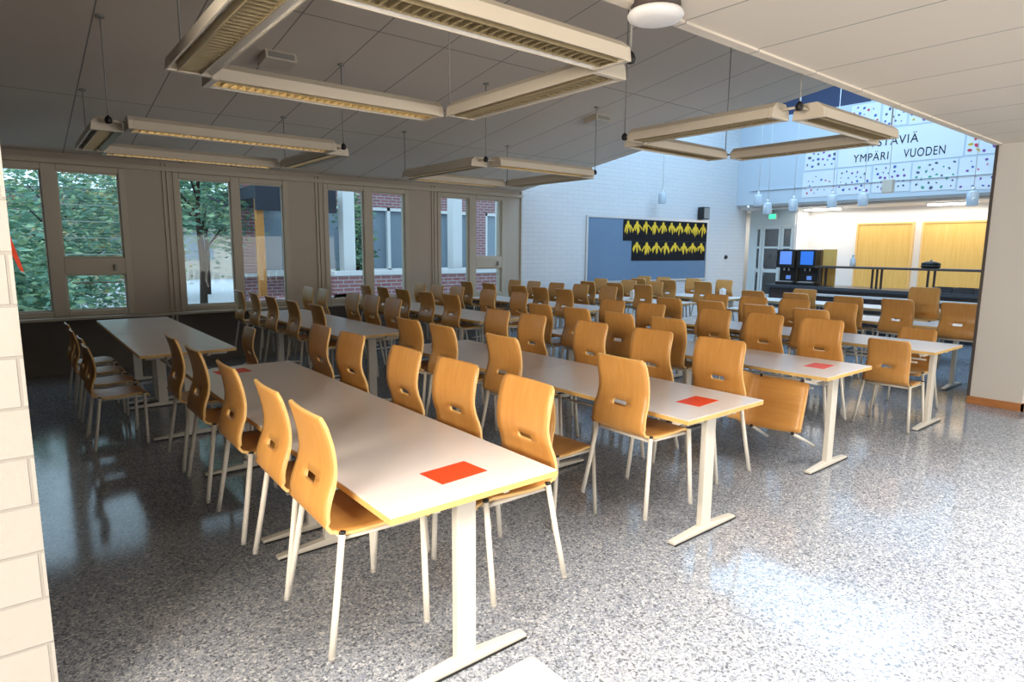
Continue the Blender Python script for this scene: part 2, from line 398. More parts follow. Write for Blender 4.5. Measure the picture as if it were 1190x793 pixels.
def shell_mesh():
    # (x, z, half width) from seat lip round the bend to the top of the back
    key = [(.198, .372, .168), (.190, .392, .172), (.150, .404, .178), (.05, .401, .184), (-.05, .398, .186), (-.12, .402, .187), (-.162, .414, .187),
           (-.186, .442, .186), (-.189, .480, .184), (-.177, .525, .180), (-.172, .538, .179), (-.167, .552, .178), (-.162, .566, .177), (-.156, .60, .174), (-.155, .64, .173), (-.163, .70, .174), (-.179, .762, .1725), (-.187, .785, .166), (-.191, .797, .150)]
    prof = []
    for i in range(len(key)):
        prof.append(key[i])
    fine = []
    for i in range(len(key)-1):
        n = 1 if 8 < i < 13 or i > 15 else 3
        seg = catmull(key, n)
        for k in range(n): fine.append(seg[i*n+k])
    fine.append(key[-1]); prof = fine
    slot_rows = [i for i, p in enumerate(prof) if any(abs(p[1]-z) < 1e-6 and p[0] < -.1 for z in (.538, .552, .566))]
    lo, hi = min(slot_rows), max(slot_rows)
    ts = [-1, -.8, -.55, -.27, -.19, 0, .19, .27, .55, .8, 1]
    V, idx = [], {}
    n = len(prof)
    for i, (x, z, w) in enumerate(prof):
        a, c = prof[max(i-1, 0)], prof[min(i+1, n-1)]
        tx, tz = c[0]-a[0], c[1]-a[1]; l = math.hypot(tx, tz); nx, nz = tz/l, -tx/l
        if nx*1 + nz*1 < 0 and i < 0: nx, nz = -nx, -nz
        for j, t in enumerate(ts):
            y = t*w
            if lo <= i <= hi and j in (3, 4, 6, 7):
                # rounded slot outline
                sg = -1 if t < 0 else 1
                if j in (3, 7): y = sg*(.048 if lo < i < hi else .043)
                else: y = sg*.028
            cup = .010*(t*t)*(1 if z > .45 else .0) + (.006*t*t if z < .42 and x < .15 else 0)
            idx[i, j] = len(V)
            V.append((Vector((x, y, z)) + Vector((cup if z > .45 else 0, 0, cup if z <= .45 else 0)), Vector((nx, 0, nz))))
    F = []
    for i in range(n-1):
        for j in range(len(ts)-1):
            if lo <= i < hi and 3 <= j <= 6: continue
            F.append((idx[i, j], idx[i, j+1], idx[i+1, j+1], idx[i+1, j]))
    N = len(V); th = .0115
    verts = [v for v, q in V] + [v - q*th for v, q in V]
    faces, mi = [], []
    ed = {}
    for f in F:
        faces.append(f); mi.append(0)
        faces.append(tuple(N+k for k in reversed(f))); mi.append(0)
        for a, c in zip(f, f[1:]+f[:1]): ed[(a, c)] = ed.get((a, c), 0)+1
    for (a, c) in ed:
        if (c, a) not in ed: faces.append((c, a, N+a, N+c)); mi.append(1)
    B_ = B()
    for f, m in zip(faces, mi): B_.f.append(list(f)); B_.m.append(m); B_.sm.append(m == 0)
    B_.v = [tuple(v) for v in verts]
    return B_

def make_chair():
    t = thing('plywood_chair', 'x', 'chair')
    shell_mesh().build('seat_shell', ['ply', 'plyedge'], t)
    fr = B()
    for s in (-1, 1): fr.tube([(-.135, s*.172, .384), (.150, s*.172, .380)], .0095, 8)
    fr.tube([(-.135, -.178, .384), (-.135, .178, .384)], .0095, 8)
    fr.tube([(.150, -.172, .380), (.150, .172, .380)], .0095, 8)
    fr.build('seat_frame', 'cream', t)
    for s in (-1, 1):
        for (x0, x1) in ((-.142, -.205), (.158, .148)):
            l = B(); l.tube([(x1, s*.226, .012), ((x0+x1)/2, s*.206, .2), (x0, s*.187, .405)], .0115, 10)
            leg = l.build('leg', 'cream', t)
            c = B(); c.tube([(x0, s*.187, .404), (x0+.001, s*.186, .413)], .0122, 10); c.build('leg_cap', 'black', leg)
            c = B(); c.tube([(x1-.0005, s*.2265, 0), (x1, s*.226, .014)], .0122, 10); c.build('foot_cap', 'grey', leg)
    return t
CH = make_chair(); used = [False]
HUNG = .217
def chair(xt, y, face, label, group, z=HUNG, rz=None, wob=True):
    """xt = X of the top edge of the back; face = +1 looks along +X, -1 looks along -X"""
    if not used[0]: o = CH; used[0] = True
    else: o = copy_tree(CH)
    a = (0 if face > 0 else PI) + (random.uniform(-.045, .045) if wob else 0)
    if rz is not None: a = rz
    o.location = (xt + .193*face, y, z); o.rotation_euler = (0, 0, a)
    o['label'] = label; o['category'] = 'chair'; o['group'] = group
    return o

# ------------------------------------------------------------------ tables
TL = 1.455
def make_table():
    t = thing('canteen_table', 'x', 'table')
    b = B(); b.box(-.353, .353, -.002, TL+.002, .7165, .7205); b.box(-.340, .340, .010, TL-.010, .699, .7165); b.build('tabletop', 'lam', t)
    e = B()
    e.box(-.3535, -.340, -.0025, TL+.0025, .695, .7165); e.box(.340, .3535, -.0025, TL+.0025, .695, .7165)
    e.box(-.340, .340, -.0025, .010, .695, .7165); e.box(-.340, .340, TL-.010, TL+.0025, .695, .7165)
    e.build('edge_band', 'tedge', t)
    for y in (.11, TL-.11):
        p = B(); p.box(-.042, .042, y-.02, y+.02, .035, .665); leg = p.build('leg', 'cream', t, bevel=.006)
        f = B(); f.prism([(-.288, .006), (.288, .006), (.288, .022), (.05, .042), (-.05, .042), (-.288, .022)], y-.022, y+.022, 0, 'y'); f.build('foot_bar', 'cream', leg, bevel=.004)
        f = B(); f.box(-.28, -.25, y-.02, y+.02, 0, .008); f.box(.25, .28, y-.02, y+.02, 0, .008); f.box(-.284, .284, y-.0285, y-.0265, .004, .012); f.build('glide_and_shadow_strip', 'black', leg)  # two pads, plus a thin black strip imitating the bar's shadow line
        a = B(); a.box(-.30, .30, y-.018, y+.018, .665, .697); a.build('support_arm', 'cream', leg)
    r = B()
    for s in (-1, 1): r.box(s*.15-.012, s*.15+.012, .05, TL-.05, .662, .697)
    r.build('under_rail', 'cream', t)
    h = B()
    for s in (-1, 1):
        h.tube([(s*.11, .2, .578), (s*.11, TL-.2, .578)], .008, 8)
        for y in (.25, TL/2, TL-.25): h.tube([(s*.11, y, .578), (s*.15, y, .67)], .006, 6)
    h.build('chair_hanger', 'cream', t)
    return t
TBL = make_table(); tused = [False]
def table(x, y, label, group):
    if not tused[0]: o = TBL; tused[0] = True
    else: o = copy_tree(TBL)
    o.location = (x, y, 0); o['label'] = label; o['group'] = group
    return o

RN = ['one', 'two', 'three', 'four', 'five', 'six']
near = [(1.212, 1.662), (2.903, 1.773), (4.541, 1.842), (6.36, 1.783), (8.46, 2.2), (10.35, 3.0)]
far = [(1.08, 5.45), (2.74, 5.5), (4.57, 5.82), (6.50, 6.0), (8.29, 5.95), (9.97, 6.05)]
for i, (x, y) in enumerate(near):
    table(x, y, 'pale canteen table at the aisle end of front row %s from the left' % RN[i], 'canteen tables of the front rows')
    table(x, y+TL+.006, 'pale canteen table at the inner end of front row %s from the left' % RN[i], 'canteen tables of the front rows')
for i, (x, y) in enumerate(far):
    table(x, y, 'pale canteen table at the near end of window row %s, counted from the left' % RN[i], 'canteen tables of the window rows')
    if y+2*TL+.01 < 9.08 or i > 3:
        if i < 4: table(x, y+TL+.01, 'pale canteen table close to the window wall in window row %s' % RN[i], 'canteen tables of the window rows')
        elif i == 4: table(x, y+TL+.01, 'pale canteen table of window row five close to the pinboard wall', 'canteen tables of the window rows')
        else: table(x, y+TL-.1, 'pale canteen table of window row six close to the pinboard wall', 'canteen tables of the window rows')

# chairs of the front rows (x of back top, y); hung from the tables with feet off the floor
ROWS = {
 1: dict(L=(.74, [2.03, 2.47, 3.05, 3.65, 4.22]), R=(1.68, [1.95, 2.48, 2.98, 3.69, 4.2])),
 2: dict(L=(2.37, [2.08, 3.07, 3.74, 4.24]), R=(3.42, [2.15, 2.69, 3.27, 3.93, 4.43])),
 3: dict(L=(4.10, [3.1, 3.62, 4.16, 4.66]), R=(5.10, [2.31, 2.81, 3.31, 4.03, 4.55])),
 4: dict(L=(5.89, [2.8, 3.34, 3.9, 4.45]), R=(6.90, [2.95, 3.45, 3.95, 4.45])),
 5: dict(L=(7.98, [2.2, 2.80, 3.35, 4.0, 4.6]), R=(8.97, [2.83, 4.35])),
 6: dict(L=(9.80, [3.35, 4.15]), R=(10.86, [])),
}
SIDE = {'L': 'left', 'R': 'right'}
for r, d in ROWS.items():
    for s in 'LR':
        x, ys = d[s]
        for k, y in enumerate(ys):
            chair(x + random.uniform(-.015, .015), y, 1 if s == 'L' else -1,
                  'plywood chair %s on the %s of front table row %s, %s from the aisle' % ('hung' if r < 6 else 'standing', SIDE[s], RN[r-1], ORD[k]), 'plywood chairs hung on the front rows' if r < 6 else 'plywood chairs standing on the floor', z=HUNG if r < 6 else 0)
FAR = {
 1: dict(L=(.40, [5.75, 6.30, 6.88, 7.5]), R=(1.55, [])),
 2: dict(L=(2.24, [5.80, 6.4, 7.08, 7.72, 8.27]), R=(3.25, [6.05, 6.6, 7.08, 8.02, 8.54])),
 3: dict(L=(4.07, [6.26, 6.80, 7.4, 7.95, 8.5]), R=(5.06, [6.1, 6.75, 7.5, 8.03, 8.55])),
 4: dict(L=(5.95, [6.25, 6.75, 7.27, 8.0, 8.6]), R=(7.03, [6.38, 6.98, 7.5, 8.1, 8.62])),
 5: dict(L=(7.80, [6.4, 7.0, 7.6]), R=(8.80, [6.9, 7.5, 8.2])),
 6: dict(L=(9.48, [6.45, 7.2, 7.9]), R=(10.46, [6.6, 7.3, 8.0, 8.5])),
}
for r, d in FAR.items():
    for s in 'LR':
        x, ys = d[s]
        for k, y in enumerate(ys):
            chair(x + random.uniform(-.015, .015), y, 1 if s == 'L' else -1,
                  ('plywood chair hung on the %s of window table row %s, %s from near end' % (SIDE[s], RN[r-1], ORD[k])) if r > 1 else 'dark plywood chair standing left of the leftmost window table, %s from near end' % ORD[k],
                  'plywood chairs hung on the window rows' if r > 1 else 'plywood chairs standing on the floor', z=HUNG if r > 1 else 0)
G = 'plywood chairs standing on the floor'
chair(2.24, 2.63, 1, 'plywood chair standing on the floor between front rows one and two', G, 0)
chair(5.937, 2.12, 1, 'plywood chair standing on the floor at the aisle end, left of front row four', G, 0, wob=False)
chair(7.10, 2.27, -1, 'plywood chair standing on the floor at the aisle end, right of front row four', G, 0, wob=False)
chair(1.76, 6.15, -1, 'dark plywood chair standing right of the leftmost table by the windows', G, 0)
chair(8.95, 2.83, -1, 'plywood chair stacked on another chair at the aisle end of front row five', 'stacked plywood chair', HUNG+.105, wob=False)
# the tilted chair dangling by one side from table row three
t = copy_tree(CH)
X_ = Vector((.03, -1, .03)).normalized(); Z_ = Vector((-.95, 0, .31)); Y_ = Z_.cross(X_).normalized(); Z_ = X_.cross(Y_)
R = Matrix((X_, Y_, Z_)).transposed().to_4x4()
P = Vector((4.16, 2.17, .482))
t.matrix_world = Matrix.Translation(P - (R @ Vector((0, 0, .40)))) @ R
t['label'] = 'plywood chair tipped on its side, dangling under the edge of front row three'; t['category'] = 'chair'; t['group'] = 'tipped plywood chair'

# red paper mats on the tables
def mat(x, y, label):
    b = B(); b.box(-.105, .105, -.072, .072, 0, .0015)
    o = b.build('table_mat', 'red', None, (x, y, .7206)); o.rotation_euler.z = .07
    tag(o, label, 'mat', 'orange red mats on the tables')
mat(1.237, 1.875, 'orange red mat on the near end of the table in front row one')
mat(1.12, 4.39, 'orange red mat on the far end of front row one')
mat(2.93, 1.98, 'orange red mat on the near end of the table in front row two')
mat(4.58, 2.08, 'orange red mat on the near end of the table in front row three')
mat(2.86, 4.45, 'orange red mat on the far end of front row two')
# beige floor plate at the lower edge
b = B(); b.prism([(1.02, 1.24), (1.44, 1.24), (1.44, 1.63), (1.425, 1.645), (1.02, 1.645)], 0, .012, 0, 'z')
tag(b.build('floor_mat', 'mat', bevel=.003), 'beige mat lying on the floor in front of the first table', 'mat')
# napkin holders and small white dispensers
def dispenser(x, y, z, label):
    t = thing('napkin_dispenser', label, 'napkin holder', (x, y, z), 0, 'white napkin dispensers')
    b = B(); b.box(-.06, .06, -.05, .05, 0, .02); b.box(-.05, .05, -.04, .04, .02, .15); b.build('body', 'white', t, bevel=.008)
    b = B(); b.box(-.035, .035, -.012, .012, .149, .17); b.build('napkin', 'paper', t)
dispenser(8.2, 6.9, .7206, 'white napkin dispenser on window table row five before the pinboard')
dispenser(10.0, 6.35, .7206, 'white napkin dispenser on window table row six')

# ------------------------------------------------------------------ hanging lamps
LEN = 1.22
def make_lamp(lit):
    t = thing('hanging_lamp', 'x', 'lamp')
    L = LEN/2
    b = B()   # housing: two sloping side wings and a top
    b.prism([(-.105, 0), (-.098, 0), (-.088, .055), (-.05, .088), (.05, .088), (.088, .055), (.098, 0), (.105, 0), (.096, .06), (.054, .096), (-.054, .096), (-.096, .06)], -L, L, 0, 'x')
    b.build('housing', 'lampbody', t)
    for s in (-1, 1):
        e = B(); e.prism([(-.106, -.002), (.106, -.002), (.097, .061), (.055, .097), (-.055, .097), (-.097, .061)], s*L-.035*(s < 0), s*L+.035*(s > 0), 0, 'x')
        e.build('end_cap', 'lampbody', t, bevel=.004)
    b = B()
    for s in (-1, 1):
        b.prism([(s*.098, .004), (s*.094, .004), (s*.03, .07), (s*.034, .07)], -L, L, 0, 'x')
    b.build('reflector', 'reflector', t)
    b = B()
    for s in (-1, 1): b.box(-L, L, s*.052-.002, s*.052+.002, .0, .04)
    n = 30
    for k in range(n+1):
        x = -L + LEN*k/n; b.box(x-.0012, x+.0012, -.052, .052, .003, .038)
    b.build('louver', 'louver', t)
    b = B(); b.tube([(-L+.03, 0, .06), (L-.03, 0, .06)], .013, 10); b.build('tube', 'tubeon' if lit else 'tubeoff', t)
    return t
LMP = {}; lused = {}
for lit in (0, 1): LMP[lit] = make_lamp(lit); lused[lit] = False
ZL = 2.40
def lamp(x, y, along, label, lit=0, z=ZL, L=LEN):
    if not lused[lit]: o = LMP[lit]; lused[lit] = True
    else: o = copy_tree(LMP[lit])
    o.location = (x, y, z); o.rotation_euler = (0, 0, 0 if along == 'x' else PI/2); o.scale = (L/LEN, 1, 1)
    o['label'] = label; o['group'] = 'cream hanging strip lamps'
def ring(nm, x0, x1, y0, y1, lit, xs, labs):
    # four strip lamps round a square, joined by ball connectors, hung on thin rods
    cx, cy = (x0+x1)/2, (y0+y1)/2
    dx, dy = x1-x0, y1-y0
    lamp(cx, y0, 'x', labs[0], lit[0], L=dx-.30); lamp(cx, y1, 'x', labs[1], lit[1], L=dx-.30)
    lamp(x0, cy, 'y', labs[2], lit[2], L=dy-.30); lamp(x1, cy, 'y', labs[3], lit[3], L=dy-.30)
    for k, (x, y) in enumerate(((x0, y0), (x1, y0), (x0, y1), (x1, y1))):
        t = thing('lamp_suspension', 'thin suspension rod at the %s corner of the %s lamp square' % (('near left', 'near right', 'far left', 'far right')[k], nm), 'rod', (x, y, 0), 0, 'suspension rods of the lamp squares')
        zt = zc(y)
        b = B(); b.tube([(0, 0, ZL+.05), (0, 0, zt+.01)], .005, 6); b.build('rod', 'grey', t)
        sx = 1 if x == x0 else -1; sy = 1 if y == y0 else -1
        b = B(); b.lathe([(.002, ZL+.03), (.02, ZL+.035), (.026, ZL+.055), (.02, ZL+.075), (.006, ZL+.09)], n=10); b.build('ball_joint', 'black', t)
        b = B(); b.tube([(0, 0, ZL+.055), (sx*.12, 0, ZL+.055)], .009, 6); b.tube([(0, 0, ZL+.055), (0, sy*.12, ZL+.055)], .009, 6); b.build('connector', 'lampbody', t)
        b = B(); b.lathe([(.03, zt-.012), (.03, zt+.004)], n=10); b.build('ceiling_rose', 'grey', t)
def labs4(nm): return ['cream strip lamp forming the near side of the %s lamp square' % nm, 'cream strip lamp forming the far side of the %s lamp square' % nm,
                       'cream strip lamp forming the left side of the %s lamp square' % nm, 'cream strip lamp forming the right side of the %s lamp square' % nm]
ring('nearest', .78, 2.40, 2.09, 3.66, (0, 1, 0, 0), None, labs4('nearest'))
ring('window side left', .66, 2.46, 5.50, 7.02, (1, 1, 0, 0), None, labs4('window side left'))
ring('window side middle', 3.90, 5.50, 5.28, 6.95, (1, 1, 0, 0), None, labs4('window side middle'))
ring('right hand', 3.98, 5.42, 2.06, 3.50, (0, 0, 0, 0), None, labs4('right hand'))

# small boxes on the ceiling and the round ceiling fitting
for (x, y, lab) in ((1.93, 5.6, 'grey ceiling box between the nearest and the left window side lamps'), (5.8, 5.55, 'grey ceiling box above the window side middle lamps')):
    t = thing('ceiling_vent', lab, 'vent', (x, y, zc(y)), 0, 'boxes on the ceiling')
    t.rotation_euler = (-math.atan(SL), 0, 0)
    b = B(); b.box(-.13, .13, -.11, .11, -.07, .005); b.build('housing', 'lampbody', t, bevel=.006)
    b = B(); b.box(-.11, .11, -.113, -.109, -.058, -.012); b.build('grille', 'grey', t)
t = thing('round_ceiling_lamp', 'round white ceiling fitting with a dark collar at the soffit edge', 'ceiling lamp', (2.29, 1.86, 2.612))
b = B(); b.lathe([(.105, .001), (.108, -.012), (.10, -.03), (.075, -.034)], n=28); b.build('collar', 'shelfwood', t)
b = B(); b.lathe([(.07, -.03), (.115, -.036), (.122, -.05), (.115, -.064), (.08, -.075), (.01, -.079)], n=28); b.build('cover', 'white', t)
# small red pennant on the end of the brick wall
t = thing('pennant', 'small red pennant sticking out from the end of the white brick wall', 'flag', (.0125, 2.46, 0))
b = B(); b.prism([(-.002, 1.60), (.0, 1.585), (.026, 1.468), (.016, 1.475), (-.002, 1.53)], -.002, .002, 0, 'y'); b.build('cloth', 'red', t)
b = B(); b.tube([(-.004, 0, 1.52), (-.004, 0, 1.61)], .003, 6); b.build('peg', 'base', t)

# ------------------------------------------------------------------ pinboard wall
t = thing('pinboard', 'blue grey pinboard in a pale frame on the white brick wall', 'board'); t.matrix_world = TB
x0, x1, z0, z1 = bloc(9.295), bloc(13.08), .905, 2.215
b = B(); b.box(x0, x1, -.02, -.003, z0, z1); b.build('board', 'pin', t)
f = B()
for (a, c, d, e) in ((x0-.04, x0, z0-.04, z1+.04), (x1, x1+.04, z0-.04, z1+.04), (x0, x1, z1, z1+.04), (x0, x1, z0-.04, z0)): f.box(a, c, -.03, -.002, d, e)
f.build('frame', 'alu', t)
def leaf_art(Xa, Xb, za, zb, n, label):
    t = thing('leaf_artwork', label, 'artwork', group='yellow leaf artworks'); t.matrix_world = TB
    a, c = bloc(Xa), bloc(Xb)
    b = B(); b.box(a, c, -.027, -.0215, za, zb); b.build('black_paper', 'paperblack', t)
    for k in range(n):
        cx = a + (c-a)*(k+.5)/n; top = zb-.02; h = (zb-za)*random.uniform(.6, .78); w = (c-a)/n*.62
        g = B()
        # a hanging hand-shaped leaf: palm with five drooping fingers
        g.prism([(cx-w*.16, top-h*.04), (cx+w*.12, top), (cx+w*.30, top-h*.32), (cx, top-h*.5), (cx-w*.30, top-h*.36)], -.031, -.0275, 0, 'y')
        for q in range(5):
            s = (q-2)/2; L = h*(.95-.22*abs(s)) * random.uniform(.85, 1.05)
            xa = cx+s*w*.3; xb = cx+s*w*.70+random.uniform(-.04, .04); ww = w*.12
            g.prism([(xa-ww, top-h*.25), (xa+ww, top-h*.25), (xb+ww*.9, top-L*.8), (xb, top-L), (xb-ww*.9, top-L*.8)], -.0315-.0004*q, -.0276, 0, 'y')
        g.build('leaf', 'leaf', t)
leaf_art(10.29, 13.06, 1.755, 2.20, 10, 'upper strip of black paper with ten yellow leaves on the pinboard')
leaf_art(10.56, 13.04, 1.325, 1.75, 8, 'lower strip of black paper with eight yellow leaves on the pinboard')
t = thing('wall_speaker', 'black box loudspeaker on the white wall above the pinboard', 'speaker'); t.matrix_world = TB
xa = bloc(12.82)
b = B(); b.box(xa-.11, xa+.11, -.19, -.02, 2.28, 2.56); b.build('cabinet', 'black', t, bevel=.01)
b = B(); b.box(xa-.03, xa+.03, -.03, 0, 2.38, 2.46); b.build('bracket', 'grey', t)
b = B(); b.box(xa-.09, xa+.09, -.194, -.189, 2.30, 2.54); b.build('grille', 'grey', t)
t = thing('wall_thermostat', 'small black round dial on the white wall right of the pinboard', 'thermostat'); t.matrix_world = TB @ Matrix.Translation((bloc(13.87), 0, 1.40)) @ Matrix.Rotation(PI/2, 4, 'X')
b = B(); b.lathe([(.05, 0), (.05, .02), (.035, .045), (.01, .05)], n=14); b.build('dial', 'black', t)

# pendant lamps of pale blue glass
def pendant(x, y, z, label, h=.22, r=.085, top=5.6):
    t = thing('pendant_lamp', label, 'pendant lamp', (x, y, 0), 0, 'pale blue pendant lamps')
    b = B(); b.lathe([(r*.9, z), (r*.95, z+.01), (r, z+h*.5), (r*.95, z+h*.9), (r*.8, z+h), (.02, z+h+.02)], n=16); b.build('shade', 'pend', t)
    b = B(); b.tube([(0, 0, z+h), (0, 0, top)], .006, 6); b.build('cord', 'white', t)
    b = B(); b.lathe([(.025, z+h), (.025, z+h+.07)], n=10); b.build('socket', 'alu', t)
pendant(11.2, 8.72, 2.56, 'pale blue pendant lamp hanging in front of the pinboard wall')
for k, (y, z) in enumerate(((7.28, 2.50), (7.06, 2.32), (6.50, 2.36), (5.73, 2.40), (5.16, 2.40), (3.44, 2.32))):
    pendant(12.6, y, z, 'pale blue pendant lamp over the serving counter, %s from the left' % ORD[k], .24, .09)
t = thing('ceiling_sensor', 'small cream box hanging below the dotted posters', 'sensor', (12.6, 4.75, 0))
b = B(); b.box(-.06, .06, -.09, .09, 2.62, 2.86); b.build('case', 'lampbody', t, bevel=.01)
b = B(); b.tube([(0, 0, 2.86), (0, 0, 5.6)], .006, 6); b.build('cord', 'white', t)

# ------------------------------------------------------------------ bulkhead posters and lettering
DOTS = ['dot_red', 'dot_blue', 'dot_green', 'dot_purple', 'dot_yellow', 'dot_grey']
def poster(y0, y1, z0, z1, pal, label, n=22, r=.022):
    t = thing('dotted_poster', label, 'poster', group='paper sheets with painted dots')
    b = B(); b.box(XB-.008, XB-.003, y0, y1, z0, z1); b.build('paper', 'paper', t)
    used_ = []
    for k in range(400):
        if len(used_) >= n: break
        y = random.uniform(y0+.05, y1-.05); z = random.uniform(z0+.05, z1-.05)
        if any((y-a)**2+(z-c)**2 < .008 for a, c in used_): continue
        used_.append((y, z))
        rr = r*random.uniform(.6, 1.3); st = random.uniform(.5, 1.4); a0 = random.uniform(0, 3)
        pts = []
        for j in range(8):
            a = 2*PI*j/8; u = rr*math.cos(a)*st; w = rr*math.sin(a)
            pts.append((y+u*math.cos(a0)-w*math.sin(a0), z+u*math.sin(a0)+w*math.cos(a0)))
        g = B(); g.prism(pts, XB-.0105, XB-.0078, 0, 'x'); g.build('dot', random.choice(pal), t)
P_ = {'r': ['dot_red', 'dot_purple', 'dot_blue'], 'g': ['dot_grey', 'dot_blue', 'dot_purple'], 't': ['dot_green', 'dot_grey'], 'y': ['dot_red', 'dot_yellow', 'dot_purple', 'dot_blue']}
poster(6.40, 7.14, 2.76, 3.31, P_['r'], 'leftmost poster of the bottom row on the bulkhead, with red dots', 16)
poster(5.70, 6.38, 2.77, 3.31, P_['g'], 'second poster of the bottom row on the bulkhead, with many small grey dots', 30, .022)
poster(4.96, 5.66, 2.77, 3.32, P_['g'], 'third poster of the bottom row on the bulkhead, with grey and purple dots', 26, .026)
poster(4.17, 4.93, 2.75, 3.32, P_['t'], 'fourth poster of the bottom row on the bulkhead, with green dots', 24, .026)
poster(3.35, 4.14, 2.72, 3.32, P_['r'], 'rightmost poster of the bottom row on the bulkhead, with red and purple dots', 18)
poster(6.42, 7.12, 3.35, 3.76, P_['g'], 'dotted poster left of the lettered banner', 18, .026)
poster(3.35, 4.07, 3.36, 3.9, P_['y'], 'dotted poster right of the lettered banner, with red and yellow dots', 16, .036)
poster(5.62, 6.2, 4.12, 4.6, P_['r'], 'leftmost poster of the top row above the banner', 14)
poster(5.12, 5.58, 4.08, 4.56, P_['g'], 'second poster of the top row above the banner', 14)
poster(4.62, 5.08, 4.06, 4.52, P_['y'], 'third poster of the top row above the banner', 14, .034)
poster(4.1, 4.58, 4.04, 4.5, P_['g'], 'fourth poster of the top row above the banner', 14)
t = thing('lettered_banner', 'white paper banner with black letters above the serving hatch', 'banner')
b = B(); b.box(XB-.008, XB-.003, 4.10, 6.40, 3.35, 4.03); b.build('paper', 'paper', t)
def letters(txt, yl, yr, zb, h):
    c = bpy.data.curves.new('lettering', 'FONT'); c.body = txt; c.size = 1; c.extrude = .004; c.space_character = 1.12; c.offset = 0
    o = bpy.data.objects.new('tmp', c); COL.objects.link(o)
    bpy.context.view_layer.update()
    dg = bpy.context.evaluated_depsgraph_get()
    me = bpy.data.meshes.new_from_object(o.evaluated_get(dg)); bpy.data.objects.remove(o)
    xs_ = [v.co.x for v in me.vertices]; w = max(xs_)-min(xs_); hh = .73
    mn = min(xs_)
    for v in me.vertices:
        x, y, z = v.co
        v.co = (XB-.010 - z*.4, yl - (x-mn)/w*(yl-yr), zb + y/hh*h)
    me.name = 'lettering'; me.materials.clear(); me.materials.append(M['ink'])
    q = bpy.data.objects.new('lettering', me); COL.objects.link(q); q.parent = t
letters('YSTÄVIÄ', 5.78, 4.88, 3.71, .18)
letters('YMPÄRI', 6.08, 5.40, 3.43, .165)
letters('VUODEN', 5.12, 4.40, 3.43, .175)

# ------------------------------------------------------------------ kitchen
# glazed doors at the end of the board wall
def glazed_door(y0, y1, name, label_open):
    t = bpy.data.objects.new(name, None); COL.objects.link(t); struct(t)
    X0, X1 = 14.9, 14.95
    f = B(); w = .055
    f.box(X0, X1, y0, y0+w, 0, 2.16); f.box(X0, X1, y1-w, y1, 0, 2.16)
    for z, hz in ((0, .08), (.42, .06), (1.02, .09), (1.62, .05), (2.10, .06)): f.box(X0, X1, y0+w, y1-w, z, z+hz)
    f.build('door_frame', 'teal', t)
    g = B(); g.box(X0+.02, X0+.028, y0+w, y1-w, .48, 2.10); g.build('pane', 'doorglass', t)
    g = B(); g.box(X0+.01, X1-.01, y0+w, y1-w, .08, .42); g.build('kick_panel', 'white', t)
    g = B(); g.tube([(X0-.05, y1-.09, .95), (X0-.05, y1-.09, 1.15)], .012, 8); g.tube([(X0-.05, y1-.09, .97), (X0, y1-.09, .97)], .008, 6); g.tube([(X0-.05, y1-.09, 1.13), (X0, y1-.09, 1.13)], .008, 6); g.build('handle', 'alu', t)
glazed_door(7.95, 8.42, 'door_1', ''); glazed_door(8.44, 8.62, 'door_2', ''); glazed_door(7.64, 7.93, 'door_3', '')
b = B(); b.box(14.88, 14.97, 7.6, 8.78, 2.17, 2.56); b.box(14.88, 14.97, 8.62, 8.78, 0, 2.17); struct(b.build('trim_6', 'teal'))
t = thing('exit_sign', 'small green lit sign above the glazed doors', 'sign', (14.8, 8.13, 2.40))
b = B(); b.box(-.03, .03, -.1, .1, -.07, .07); b.build('case', 'white', t, bevel=.005)
b = B(); b.box(-.034, -.029, -.085, .085, -.055, .055); b.build('face', 'exit', t)
b = B(); b.box(-.012, .012, -.012, .012, .07, .16); b.build('bracket', 'grey', t)
# pale wood shutters on the back wall
for k, (y0, y1, lab) in enumerate(((5.22, 6.40, 'left pale wooden shutter on the kitchen back wall'), (3.5, 5.06, 'right pale wooden shutter on the kitchen back wall'))):
    t = thing('wooden_shutter', lab, 'shutter', group='pale wooden shutters')
    b = B(); b.box(15.44, 15.48, y0+.04, y1-.04, .70, 2.17); b.build('panel', 'yellowwood', t)
    b = B(); b.box(15.42, 15.5, y0, y0+.04, .68, 2.21); b.box(15.42, 15.5, y1-.04, y1, .68, 2.21); b.box(15.42, 15.5, y0+.04, y1-.04, 2.17, 2.21); b.build('frame', 'plyedge', t)
# serving counter
t = thing('serving_counter', 'long dark serving counter in front of the kitchen', 'counter', (12.6, 0, 0))
b = B(); b.box(0, .75, 3.0, 6.9, 0, .80); b.build('body', 'counterfront', t)
b = B(); b.box(-.12, .78, 2.95, 6.95, .80, .86); b.build('worktop', 'dark', t, bevel=.006)
b = B(); b.box(-.40, -.13, 3.0, 6.2, .70, .73); b.build('tray_rail', 'lam', t)
b = B()
for y in (3.2, 4.2, 5.2, 6.1): b.box(-.36, 0, y-.015, y+.015, .66, .70)
b.build('bracket', 'alu', t)
for k in range(6):
    b = B(); y = 3.05+k*.64; b.box(-.006, 0, y, y+.6, .12, .76); b.build('front_panel', 'shelfwood', t, bevel=.004)
t = thing('counter_shelf', 'dark raised glass shelf standing along the serving counter', 'shelf', (12.6, 0, .86))
b = B(); b.box(.05, .5, 2.95, 6.0, .37, .41); b.build('board', 'shelfwood', t, bevel=.004)
for y in (5.95, 5.86, 4.98, 4.90, 4.82, 4.05, 3.95, 3.1):
    b = B(); b.box(.25, .29, y-.015, y+.015, 0, .37); b.build('post', 'shelfwood', t)
